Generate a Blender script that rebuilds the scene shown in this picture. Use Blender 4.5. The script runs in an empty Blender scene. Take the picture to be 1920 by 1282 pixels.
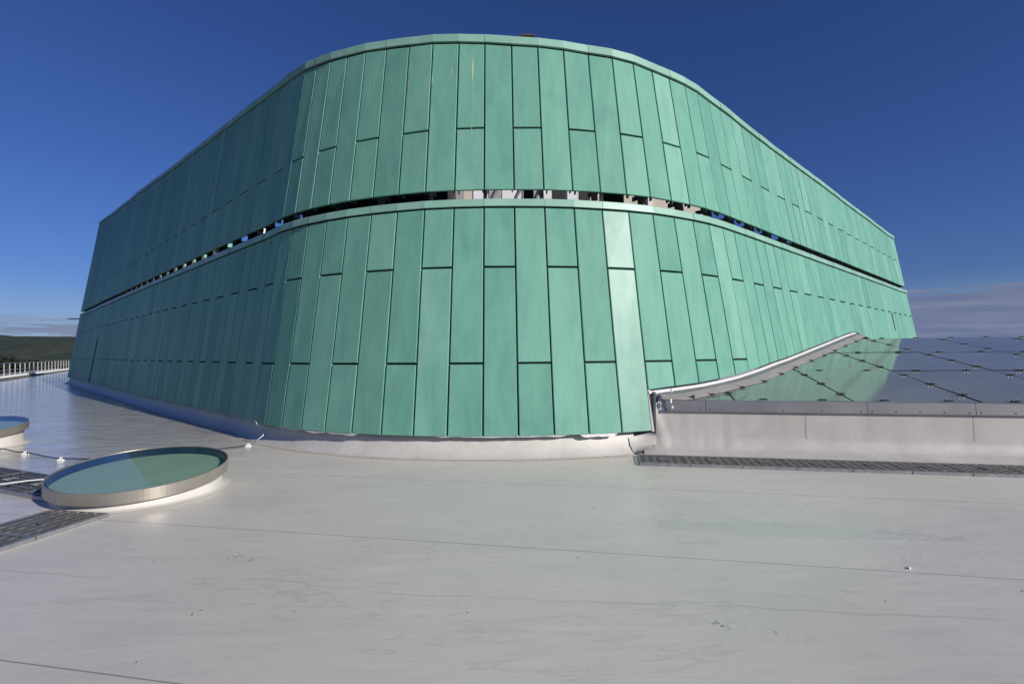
import bpy, math, random
from mathutils import Matrix, Vector, noise
random.seed(7)
S = 0.58            # metres per facade panel width
EYE = 3.18          # eye height above the roof deck, in panel widths
scene = bpy.context.scene
# ---------------------------------------------------------------- camera
cam_d = bpy.data.cameras.new("camera"); cam = bpy.data.objects.new("camera", cam_d)
scene.collection.objects.link(cam); scene.camera = cam
cam_d.sensor_width = 36.0; cam_d.lens = 988.43/1920*36; cam_d.clip_start = 0.05; cam_d.clip_end = 20000
_p, _r = math.radians(1.0634), math.radians(0.4913)
_R = Vector((1,0,0)); _U = Vector((0,-math.sin(_p),math.cos(_p))); _F = Vector((0,math.cos(_p),math.sin(_p)))
_R2 = _R*math.cos(_r)-_U*math.sin(_r); _U2 = _R*math.sin(_r)+_U*math.cos(_r)
m = Matrix((_R2,_U2,-_F)).transposed().to_4x4(); m.translation = Vector((0,0,EYE*S)); cam.matrix_world = m
# ---------------------------------------------------------------- light and sky
SUN_EL = math.radians(24.0); SUN_AZ = math.radians(51.2)    # azimuth measured from -Y towards +X
sd = Vector((math.cos(SUN_EL)*math.sin(SUN_AZ), -math.cos(SUN_EL)*math.cos(SUN_AZ), math.sin(SUN_EL)))
sun_d = bpy.data.lights.new("sun", 'SUN'); sun_d.energy = 4.4; sun_d.angle = math.radians(0.53); sun_d.color = (1.0,0.955,0.88)
sun = bpy.data.objects.new("sun", sun_d); scene.collection.objects.link(sun)
sun.rotation_euler = (-sd).to_track_quat('-Z','Y').to_euler(); sun.location = (20,-20,30)
world = bpy.data.worlds.new("World"); scene.world = world; world.use_nodes = True
W = world.node_tree; W.nodes.clear()
def wn(t, **k):
    n = W.nodes.new(t)
    for a,b in k.items(): setattr(n,a,b)
    return n
def wm(op, a, b=None, c=None, clamp=False):
    n = wn('ShaderNodeMath', operation=op, use_clamp=clamp)
    for i,v in enumerate((a,b,c)):
        if v is None: continue
        if isinstance(v,(int,float)): n.inputs[i].default_value = v
        else: W.links.new(v, n.inputs[i])
    return n.outputs[0]
sky = wn('ShaderNodeTexSky', sky_type='NISHITA'); sky.sun_disc = False
sky.sun_elevation = SUN_EL; sky.sun_rotation = math.pi-SUN_AZ
sky.altitude = 600; sky.air_density = 1.15; sky.dust_density = 0.25; sky.ozone_density = 3.2
tc = wn('ShaderNodeTexCoord'); sep = wn('ShaderNodeSeparateXYZ'); W.links.new(tc.outputs['Generated'], sep.inputs[0])
az = wm('ARCTAN2', sep.outputs[0], sep.outputs[1]); el = wm('ARCSINE', sep.outputs[2])
comb = wn('ShaderNodeCombineXYZ'); W.links.new(wm('MULTIPLY',az,4.0), comb.inputs[0]); W.links.new(wm('MULTIPLY',el,55.0), comb.inputs[1])
nz = wn('ShaderNodeTexNoise'); nz.inputs['Scale'].default_value = 1.6; nz.inputs['Detail'].default_value = 7; nz.inputs['Roughness'].default_value = .55
W.links.new(comb.outputs[0], nz.inputs['Vector'])
nf = nz.outputs[0]
def sstep(v, a, b):
    n = wn('ShaderNodeMapRange', interpolation_type='SMOOTHSTEP'); W.links.new(v,n.inputs[0])
    n.inputs[1].default_value=a; n.inputs[2].default_value=b; return n.outputs[0]
# a bank of low stratus on the right, thin broken strips on the left
bank_top = wm('ADD', wm('MULTIPLY', wm('SUBTRACT', nf, .5), .06), .087)
bank = wm('MULTIPLY', sstep(wm('SUBTRACT', bank_top, el), -.002, .006), sstep(az, .35, .62))
strips = wm('MULTIPLY', wm('MULTIPLY', sstep(nf,.44,.56), sstep(wm('SUBTRACT', .062, el), 0, .02)), sstep(az, -.45, -.62))
wisp = wm('MULTIPLY', wm('MULTIPLY', sstep(nf,.60,.70), sstep(wm('SUBTRACT', .10, el), 0, .03)), sstep(az, -.2, -.5))
haze_low = wm('MULTIPLY', sstep(wm('SUBTRACT', .12, el), 0, .12), .6)
mask = wm('MAXIMUM', wm('MULTIPLY',bank,.95), wm('MAXIMUM', wm('MULTIPLY',strips,.8), wm('MULTIPLY',wisp,.5)))
ccol = wn('ShaderNodeValToRGB'); W.links.new(nf, ccol.inputs[0])
ccol.color_ramp.elements[0].position=.35; ccol.color_ramp.elements[0].color=(1.35,1.70,3.0,1)
ccol.color_ramp.elements[1].position=.7; ccol.color_ramp.elements[1].color=(2.1,2.4,3.5,1)
tint = wn('ShaderNodeMixRGB', blend_type='MULTIPLY'); tint.inputs[0].default_value=1; W.links.new(sky.outputs[0], tint.inputs[1]); tint.inputs[2].default_value=(.275,.38,.72,1)
hz = wn('ShaderNodeMixRGB'); W.links.new(haze_low, hz.inputs[0]); W.links.new(tint.outputs[0], hz.inputs[1]); hz.inputs[2].default_value=(3.3,4.5,6.4,1)
mix = wn('ShaderNodeMixRGB'); W.links.new(mask, mix.inputs[0]); W.links.new(hz.outputs[0], mix.inputs[1]); W.links.new(ccol.outputs[0], mix.inputs[2])
bg = wn('ShaderNodeBackground'); bg.inputs[1].default_value = 0.10; W.links.new(mix.outputs[0], bg.inputs[0])
wo = wn('ShaderNodeOutputWorld'); W.links.new(bg.outputs[0], wo.inputs[0])
vs = scene.view_settings; vs.view_transform='Standard'; vs.look='None'; vs.exposure=0.0; vs.gamma=1.0
# ---------------------------------------------------------------- helpers
def V(x,y,z): return Vector((x*S, y*S, (z+EYE)*S))
class MB:
    def __init__(s): s.v=[]; s.f=[]; s.m=[]; s.t=[]
    def face(s, pts, mat=0, tone=.5, raw=False):
        i=len(s.v); s.v += [Vector(p) if raw else V(*p) for p in pts]; s.f.append(tuple(range(i,i+len(pts)))); s.m.append(mat); s.t.append(tone)
    def grid(s, P, mat=0, tone=.5, close=False):      # P: rows of points (panel units)
        i=len(s.v); n=len(P); w=len(P[0])
        for r in P:
            for q in r: s.v.append(V(*q))
        for a in range(n-1):
            for b in range(w if close else w-1):
                c=(b+1)%w
                s.f.append((i+a*w+b, i+a*w+c, i+(a+1)*w+c, i+(a+1)*w+b)); s.m.append(mat); s.t.append(tone)
    def box(s, o, ex, ey, ez, mat=0, tone=.5):         # o corner, three edge vectors (panel units)
        o=Vector(o); ex=Vector(ex); ey=Vector(ey); ez=Vector(ez)
        c=[o,o+ex,o+ex+ey,o+ey,o+ez,o+ex+ez,o+ex+ey+ez,o+ey+ez]
        if ex.cross(ey).dot(ez)<0: fs=((0,1,2,3),(4,7,6,5),(0,4,5,1),(1,5,6,2),(2,6,7,3),(3,7,4,0))
        else: fs=((0,3,2,1),(4,5,6,7),(0,1,5,4),(1,2,6,5),(2,3,7,6),(3,0,4,7))
        i=len(s.v); s.v += [V(*q) for q in c]
        for f in fs: s.f.append(tuple(i+k for k in f)); s.m.append(mat); s.t.append(tone)
    def tube(s, pts, r, n=8, mat=0, cap=True):
        pts=[V(*p) for p in pts]; i=len(s.v); L=len(pts)
        for a,p in enumerate(pts):
            d=(pts[min(a+1,L-1)]-pts[max(a-1,0)]).normalized()
            u=d.cross(Vector((0,0,1)))
            if u.length<1e-3: u=Vector((1,0,0))
            u.normalize(); w=d.cross(u)
            for k in range(n):
                t=2*math.pi*k/n; s.v.append(p+(u*math.cos(t)+w*math.sin(t))*r*S)
        for a in range(L-1):
            for k in range(n):
                c=(k+1)%n; s.f.append((i+a*n+k,i+a*n+c,i+(a+1)*n+c,i+(a+1)*n+k)); s.m.append(mat); s.t.append(.5)
        if cap:
            s.f.append(tuple(i+k for k in range(n))[::-1]); s.m.append(mat); s.t.append(.5)
            s.f.append(tuple(i+(L-1)*n+k for k in range(n))); s.m.append(mat); s.t.append(.5)
    def build(s, name, mats, parent=None, smooth=False):
        me=bpy.data.meshes.new(name)
        c=sum(s.v, Vector())/max(1,len(s.v))
        me.from_pydata([q-c for q in s.v],[],s.f)
        if not isinstance(mats,(list,tuple)): mats=[mats]
        for a in mats: me.materials.append(a)
        me.polygons.foreach_set('material_index', s.m)
        at=me.attributes.new('tone','FLOAT','FACE'); at.data.foreach_set('value', s.t)
        if smooth: me.polygons.foreach_set('use_smooth',[True]*len(s.f))
        me.update()
        o=bpy.data.objects.new(name, me); scene.collection.objects.link(o)
        if parent is not None:
            o.parent=parent; o.location=c-root_loc(parent)
        else: o.location=c
        return o
def root_loc(o):
    l=Vector(o.location)
    while o.parent is not None:
        o=o.parent; l+=Vector(o.location)
    return l
def tag(o,label=None,cat=None,group=None,kind=None):
    if label: o['label']=label
    if cat: o['category']=cat
    if group: o['group']=group
    if kind: o['kind']=kind
    return o
def empty(name, p, label, cat, group=None):
    o=bpy.data.objects.new(name,None); scene.collection.objects.link(o); o.location=V(*p); o.empty_display_size=.2
    return tag(o,label,cat,group)
def dup(root, vec, rz=0.0):                           # copy of a thing and of each of its parts
    r=root.copy(); scene.collection.objects.link(r); r.location=Vector(root.location)+vec; r.rotation_euler=(0,0,root.rotation_euler[2]+rz)
    for ch in list(root.children):
        c=ch.copy(); scene.collection.objects.link(c); c.parent=r
        for g in list(ch.children):
            d=g.copy(); scene.collection.objects.link(d); d.parent=c
    return r
# ---------------------------------------------------------------- materials
class Mat:
    def __init__(s,name):
        s.mat=bpy.data.materials.new(name); s.mat.use_nodes=True; s.t=s.mat.node_tree
        s.b=s.t.nodes['Principled BSDF']; s.pos=s.n('ShaderNodeNewGeometry').outputs['Position']
    def n(s,t,**k):
        n=s.t.nodes.new(t)
        for a,b in k.items(): setattr(n,a,b)
        return n
    def put(s,inp,v):
        if isinstance(v,(int,float)): inp.default_value=v
        elif isinstance(v,tuple): inp.default_value=v if len(v)==4 or len(inp.default_value)==3 else v+(1,)
        else: s.t.links.new(v,inp)
    def math(s,op,a,b=0.0,clamp=False):
        n=s.n('ShaderNodeMath',operation=op,use_clamp=clamp); s.put(n.inputs[0],a); s.put(n.inputs[1],b); return n.outputs[0]
    def scale(s,vec,rz=0.0):
        n=s.n('ShaderNodeMapping'); n.inputs['Scale'].default_value=vec; n.inputs['Rotation'].default_value=(0,0,rz)
        s.t.links.new(s.pos,n.inputs['Vector']); return n.outputs[0]
    def noise(s,vec,sc,det=4,rough=.5,dist=0.0):
        n=s.n('ShaderNodeTexNoise'); n.inputs['Scale'].default_value=sc; n.inputs['Detail'].default_value=det
        n.inputs['Roughness'].default_value=rough; n.inputs['Distortion'].default_value=dist; s.t.links.new(vec,n.inputs['Vector']); return n.outputs[0]
    def ramp(s,f,stops):
        n=s.n('ShaderNodeValToRGB'); s.put(n.inputs[0],f); e=n.color_ramp.elements
        while len(e)<len(stops): e.new(.5)
        for q,(p,c) in zip(e,stops): q.position=p; q.color=(c if isinstance(c,tuple) else (c,c,c))+(1,)
        return n.outputs[0]
    def step(s,v,a,b):
        n=s.n('ShaderNodeMapRange',interpolation_type='SMOOTHSTEP'); s.put(n.inputs[0],v); n.inputs[1].default_value=a; n.inputs[2].default_value=b; return n.outputs[0]
    def mix(s,f,a,b,mode='MIX'):
        n=s.n('ShaderNodeMixRGB',blend_type=mode); s.put(n.inputs[0],f)
        for i,v in ((1,a),(2,b)):
            if isinstance(v,tuple) and len(v)==3: v=v+(1,)
            s.put(n.inputs[i],v)
        return n.outputs[0]
    def bump(s,h,strength=.3,dist=.01,prev=None):
        n=s.n('ShaderNodeBump'); n.inputs['Strength'].default_value=strength; n.inputs['Distance'].default_value=dist
        s.put(n.inputs['Height'],h)
        if prev is not None: s.t.links.new(prev,n.inputs['Normal'])
        return n.outputs[0]
    def set(s,**k):
        names={'color':'Base Color','rough':'Roughness','metal':'Metallic','spec':'Specular IOR Level','normal':'Normal','coat':'Coat Weight','coatr':'Coat Roughness','ior':'IOR'}
        for a,v in k.items(): s.put(s.b.inputs[names[a]],v)
        return s.mat
def simple(name,col,rough=.5,metal=0.0,var=.15,sc=6.0,bump=0.0,spec=.5):
    M=Mat(name); f=M.noise(M.scale((1,1,1)),sc,5,.6)
    a=tuple(c*(1-var) for c in col); b=tuple(min(1,c*(1+var)) for c in col)
    c=M.ramp(f,[(.3,a),(.7,b)])
    k=dict(color=c,rough=M.math('ADD',rough-.06,M.math('MULTIPLY',f,.12)),metal=metal,spec=spec)
    if bump: k['normal']=M.bump(M.noise(M.scale((1,1,1)),sc*6,3,.5),bump,.004)
    return M.set(**k)
def patina():
    M=Mat('green_copper_patina')
    at=M.n('ShaderNodeAttribute'); at.attribute_name='tone'; tone=at.outputs['Fac']
    off=M.n('ShaderNodeVectorMath',operation='ADD'); M.t.links.new(M.pos,off.inputs[0])
    cx=M.n('ShaderNodeCombineXYZ'); M.put(cx.inputs[0],M.math('MULTIPLY',tone,37.0)); M.put(cx.inputs[2],M.math('MULTIPLY',tone,91.0)); M.t.links.new(cx.outputs[0],off.inputs[1])
    mp=M.n('ShaderNodeMapping'); mp.inputs['Scale'].default_value=(1,1,.28); M.t.links.new(off.outputs[0],mp.inputs[0])
    streak=M.noise(mp.outputs[0],2.6,6,.6,.6)
    cloud=M.noise(off.outputs[0],1.1,5,.55,.8)
    mp2=M.n('ShaderNodeMapping'); mp2.inputs['Scale'].default_value=(1,1,.06); M.t.links.new(off.outputs[0],mp2.inputs[0])
    fine=M.noise(mp2.outputs[0],14,4,.6)
    base=M.ramp(tone,[(0,(.128,.322,.250)),(.45,(.169,.386,.298)),(.9,(.218,.440,.345)),(1,(.228,.405,.322))])  # last stop turns beige, painting in part of the sun glint
    c=M.mix(.9,base,M.ramp(streak,[(.25,(.76,.82,.83)),(.5,(1,1,1)),(.75,(1.12,1.09,1.07))]),'MULTIPLY')
    c=M.mix(.8,c,M.ramp(cloud,[(.3,(.90,.93,.93)),(.55,(1,1,1)),(.75,(1.05,1.04,1.03))]),'MULTIPLY')
    c=M.mix(.5,c,M.ramp(fine,[(.3,(.9,.92,.93)),(.7,(1.08,1.06,1.05))]),'MULTIPLY')
    sp=M.noise(M.scale((1,1,1)),95,2,.5); c=M.mix(.5,c,M.ramp(sp,[(.35,(.90,.91,.91)),(.65,(1.08,1.08,1.07))]),'MULTIPLY')
    n1=M.bump(M.noise(M.scale((1,1,1)),1.4,2,.4),.5,.03)
    n2=M.bump(M.noise(M.scale((1,1,1)),75,3,.65),.42,.003,n1)
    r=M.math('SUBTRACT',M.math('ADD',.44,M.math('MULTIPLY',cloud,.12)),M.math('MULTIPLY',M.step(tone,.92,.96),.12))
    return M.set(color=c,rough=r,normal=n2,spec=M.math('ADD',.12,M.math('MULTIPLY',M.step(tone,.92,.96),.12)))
PAT=patina()
def cap_mat():
    M=Mat('green_copper_coping'); f=M.noise(M.scale((1,1,1)),1.6,5,.6)
    at=M.n('ShaderNodeAttribute'); at.attribute_name='tone'
    c=M.mix(.7,M.ramp(f,[(.3,(.225,.42,.325)),(.7,(.285,.485,.385))]),M.ramp(at.outputs['Fac'],[(0,.88),(1,1.12)]),'MULTIPLY')
    return M.set(color=c,rough=.42,spec=.5,normal=M.bump(M.noise(M.scale((1,1,1)),90,2,.5),.2,.003))
CAP=cap_mat()
LINER=simple('dark_green_backing',(.010,.040,.034),.7)
DARK=simple('dark_steel',(.022,.020,.020),.55,var=.3)
STEEL=simple('galvanised_steel',(.34,.34,.34),.42,.6,.2,9)
GREYSHEET=None
def sheet():
    M=Mat('grey_sheet_metal'); f=M.noise(M.scale((.5,.5,9)),3,4,.6); g=M.noise(M.scale((1,1,1)),1.3,4,.5)
    c=M.mix(.6,M.ramp(g,[(.3,(.20,.195,.20)),(.7,(.27,.26,.265))]),M.ramp(f,[(.3,.85),(.7,1.1)]),'MULTIPLY')
    return M.set(color=c,rough=.45,metal=.35,normal=M.bump(g,.2,.02))
GREYSHEET=sheet()
LEDGE=simple('pale_grey_flashing',(.33,.305,.28),.5,.1,.1,3)
RIM=simple('champagne_aluminium',(.36,.33,.28),.35,.55,.08,4)
WHITE=simple('white_paint',(.80,.79,.77),.45,0,.05,5)
BEIGE=simple('beige_wall_panel',(.62,.53,.43),.6,0,.06,2)
GREYP=simple('grey_wall_panel',(.35,.33,.32),.6,0,.12,2)
BROWN=simple('brown_primer_steel',(.10,.07,.06),.6,0,.2,5)
DOORM=simple('dark_green_door',(.022,.06,.032),.5,0,.2,4)
BLACKM=simple('clamp_black_metal',(.020,.018,.016),.45,.3,.2,9)
BOLT=simple('bright_bolt',(.42,.42,.41),.35,.7,.05,9)
GAPM=simple('olive_rubber_seal',(.10,.095,.07),.6,0,.2,5)
def membrane(name,wet):
    M=Mat(name)
    sx=M.n('ShaderNodeSeparateXYZ'); M.t.links.new(M.pos,sx.inputs[0]); X,Y=sx.outputs[0],sx.outputs[1]
    a=math.radians(-11.2); nx,ny=-math.sin(a),math.cos(a)
    d=M.math('ADD',M.math('MULTIPLY',X,nx),M.math('MULTIPLY',Y,ny)); sdir=M.math('SUBTRACT',M.math('MULTIPLY',X,ny),M.math('MULTIPLY',Y,nx))
    rot=M.scale((1,1,1),-a)
    # long thin scuffs along the sheets, blotches of dirt, fine grain
    st=M.noise(M.scale((.5,3.0,1),-a),1.6,8,.68,.7)
    st2=M.noise(M.scale((1.2,14.0,1),-a),1.5,6,.7,1.2)
    bl=M.noise(M.scale((1,1,1)),.45,6,.6,.4)
    gr=M.noise(M.scale((1,1,1)),60,3,.6)
    c=M.ramp(bl,[(.3,(.62,.575,.505)),(.5,(.67,.62,.545)),(.72,(.71,.66,.585))])
    c=M.mix(.55,c,M.ramp(st,[(.3,(.90,.91,.92)),(.5,(1,1,1)),(.75,(1.07,1.07,1.06))]),'MULTIPLY')
    c=M.mix(.45,c,M.ramp(st2,[(.32,(.90,.905,.91)),(.5,(1,1,1)),(.68,(1.06,1.06,1.06))]),'MULTIPLY')
    c=M.mix(.25,c,M.ramp(gr,[(.3,(.85,.85,.85)),(.7,(1.12,1.12,1.12))]),'MULTIPLY')
    # dark pinprick specks and crescent scratches
    vo=M.n('ShaderNodeTexVoronoi'); vo.inputs['Scale'].default_value=1.5; M.t.links.new(M.pos,vo.inputs['Vector'])
    sp=M.math('LESS_THAN',vo.outputs['Distance'],.012); c=M.mix(M.math('MULTIPLY',sp,.6),c,(.08,.07,.06))
    sc=M.noise(M.scale((1,1,1),.5),2.2,3,.5,2.2)
    hair=M.math('MULTIPLY',M.math('LESS_THAN',M.math('ABSOLUTE',M.math('SUBTRACT',sc,.5)),.0022),M.step(M.noise(M.scale((1,1,1)),.9,2,.5),.58,.64))
    c=M.mix(M.math('MULTIPLY',hair,.8),c,(.20,.19,.18))
    # thin film of standing water with a ragged outline
    fx=M.math('SUBTRACT',X,2.75); fy=M.math('SUBTRACT',M.math('ADD',Y,M.math('MULTIPLY',fx,.16)),5.42)
    film=M.math('ADD',M.math('POWER',M.math('ABSOLUTE',M.math('DIVIDE',fx,1.5)),2.0),M.math('POWER',M.math('ABSOLUTE',M.math('DIVIDE',fy,.22)),2.0))
    film=M.step(M.math('ADD',film,M.math('MULTIPLY',M.math('SUBTRACT',M.noise(M.scale((1.2,2.2,1)),2.0,5,.6),.5),3.2)),1.0,.78)
    c=M.mix(M.math('MULTIPLY',film,.22),c,(.40,.42,.40))
    # faint wavy brown tide line and beige puddle edges
    wv=M.noise(M.scale((.55,.55,0)),1.0,3,.5)
    dd=M.math('ABSOLUTE',M.math('SUBTRACT',M.math('SUBTRACT',d,M.math('MULTIPLY',sdir,.07)),M.math('ADD',3.72,M.math('MULTIPLY',wv,.55))))
    tide=M.math('MULTIPLY',M.step(dd,.016,.002),M.step(M.noise(M.scale((1,1,1)),1.3,2,.5),.35,.5))
    c=M.mix(M.math('MULTIPLY',tide,.35),c,(.34,.28,.20))
    pe=M.noise(M.scale((.4,1.5,1),-a),1.1,5,.6,.6)
    pud=M.math('MULTIPLY',M.step(M.math('ABSOLUTE',M.math('SUBTRACT',pe,.56)),.010,.001),.20)
    c=M.mix(pud,c,(.33,.29,.25))
    # overlapping sheets: a seam every 4.07 panel widths
    ph=M.math('FRACT',M.math('DIVIDE',M.math('ADD',d,4.07*S*20-4.43*S+M_HALF),4.07*S))
    seam=M.math('ABSOLUTE',M.math('SUBTRACT',M.math('MULTIPLY',ph,4.07*S),M_HALF))
    ln=M.step(seam,.0075,.003); c=M.mix(M.math('MULTIPLY',ln,.75),c,(.13,.12,.115))
    lap=M.step(M.math('SUBTRACT',M.math('MULTIPLY',ph,4.07*S),M_HALF),0.0,.002)
    hgt=M.math('ADD',M.math('MULTIPLY',lap,.5),0.0)
    n=M.bump(hgt,.4,.004)
    n=M.bump(M.noise(M.scale((.5,1.3,1),-a),1.5,4,.5,.5),.25,.03,n)
    n=M.bump(st2,.25,.006,n)
    n=M.bump(gr,.12,.002,n)
    if wet:
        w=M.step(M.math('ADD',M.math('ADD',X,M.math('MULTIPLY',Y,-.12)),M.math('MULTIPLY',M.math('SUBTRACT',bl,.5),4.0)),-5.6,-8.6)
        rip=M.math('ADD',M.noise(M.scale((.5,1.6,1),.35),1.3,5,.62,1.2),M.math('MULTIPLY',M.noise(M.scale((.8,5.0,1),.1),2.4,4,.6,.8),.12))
        n=M.bump(M.math('MULTIPLY',rip,w),.45,.05,n)
        wd=M.step(rip,.60,.70); c=M.mix(M.math('MULTIPLY',M.math('MULTIPLY',w,wd),.55),c,(.27,.27,.265))  # dark streaks painted in for the wall's reflection in the ripples
        r=M.math('SUBTRACT',M.math('ADD',.27,M.math('MULTIPLY',st,.18)),M.math('ADD',M.math('MULTIPLY',w,.28),M.math('MULTIPLY',film,.17)))
    else: r=M.math('ADD',.42,M.math('MULTIPLY',st,.15))
    if wet: c=M.mix(M.math('MULTIPLY',w,.9),c,(.90,.90,.90),'MULTIPLY'); M.set(coat=M.math('MULTIPLY',w,.30),coatr=.06); M.t.links.new(n,M.b.inputs['Coat Normal'])
    return M.set(color=c,rough=r,normal=n,spec=.5)
M_HALF=.5
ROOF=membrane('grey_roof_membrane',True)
def upstand(nm='white_membrane_upstand',q=1.0):
    M=Mat(nm); g=M.noise(M.scale((1,1,1)),1.6,5,.6,.3); f=M.noise(M.scale((1,1,.5)),7,4,.6)
    c=M.mix(.5,M.ramp(g,[(.3,(.53*q,.50*q,.455*q)),(.6,(.62*q,.585*q,.54*q)),(.8,(.66*q,.63*q,.58*q))]),M.ramp(f,[(.3,.92),(.7,1.05)]),'MULTIPLY')
    return M.set(color=c,rough=.5,normal=M.bump(g,.35,.03))
UPST=upstand(); UPST2=upstand('pale_plinth_membrane',.84)
GRILL=simple('dull_grating_bars',(.17,.17,.165),.45,.5,.3,14)
SEALED=simple('yellowed_sealant',(.50,.45,.36),.6,0,.2,12,.3)
FOLD=simple('crumpled_white_membrane',(.70,.68,.65),.5,0,.08,5)
def glass():
    M=Mat('rain_spotted_roof_glass'); 
    dr=M.noise(M.scale((1,1,1)),26,2,.5); lo=M.noise(M.scale((1,1,1)),.8,3,.5,.5)
    vo=M.n('ShaderNodeTexVoronoi'); vo.inputs['Scale'].default_value=14; M.t.links.new(M.pos,vo.inputs['Vector'])
    spot=M.step(vo.outputs['Distance'],.12,.04)
    c=M.mix(M.math('MULTIPLY',spot,.35),M.ramp(lo,[(.3,(.20,.20,.175)),(.7,(.24,.24,.21))]),(.34,.36,.35))
    n=M.bump(lo,.10,.03); n=M.bump(dr,.08,.003,n)
    return M.set(color=c,rough=M.math('ADD',.06,M.math('MULTIPLY',spot,.15)),normal=n,ior=1.5)
GLASS=glass()
def clear_glass():
    M=Mat('clear_skylight_glass'); t=M.t
    g=M.n('ShaderNodeNewGeometry'); vd=M.n('ShaderNodeVectorMath',operation='DOT_PRODUCT'); t.links.new(g.outputs['Normal'],vd.inputs[0]); t.links.new(g.outputs['Incoming'],vd.inputs[1])
    fac=M.math('ADD',.03,M.math('MULTIPLY',.97,M.math('POWER',M.math('SUBTRACT',1.0,M.math('ABSOLUTE',vd.outputs['Value'])),4.6)))
    tr=M.n('ShaderNodeBsdfTransparent'); tr.inputs[0].default_value=(.80,.93,.90,1)
    gl=M.n('ShaderNodeBsdfGlossy'); gl.inputs['Roughness'].default_value=.02; gl.inputs['Color'].default_value=(.95,.97,1,1)
    mx=M.n('ShaderNodeMixShader'); t.links.new(fac,mx.inputs[0]); t.links.new(tr.outputs[0],mx.inputs[1]); t.links.new(gl.outputs[0],mx.inputs[2])
    t.links.new(mx.outputs[0],t.nodes['Material Output'].inputs['Surface']); return M.mat
SKYG=clear_glass()
TEAL=simple('teal_diffuser',(.40,.46,.33),.6,0,.06,2)
FRIT=simple('dark_inner_wall',(.010,.020,.045),.3,0,.2,4)
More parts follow.
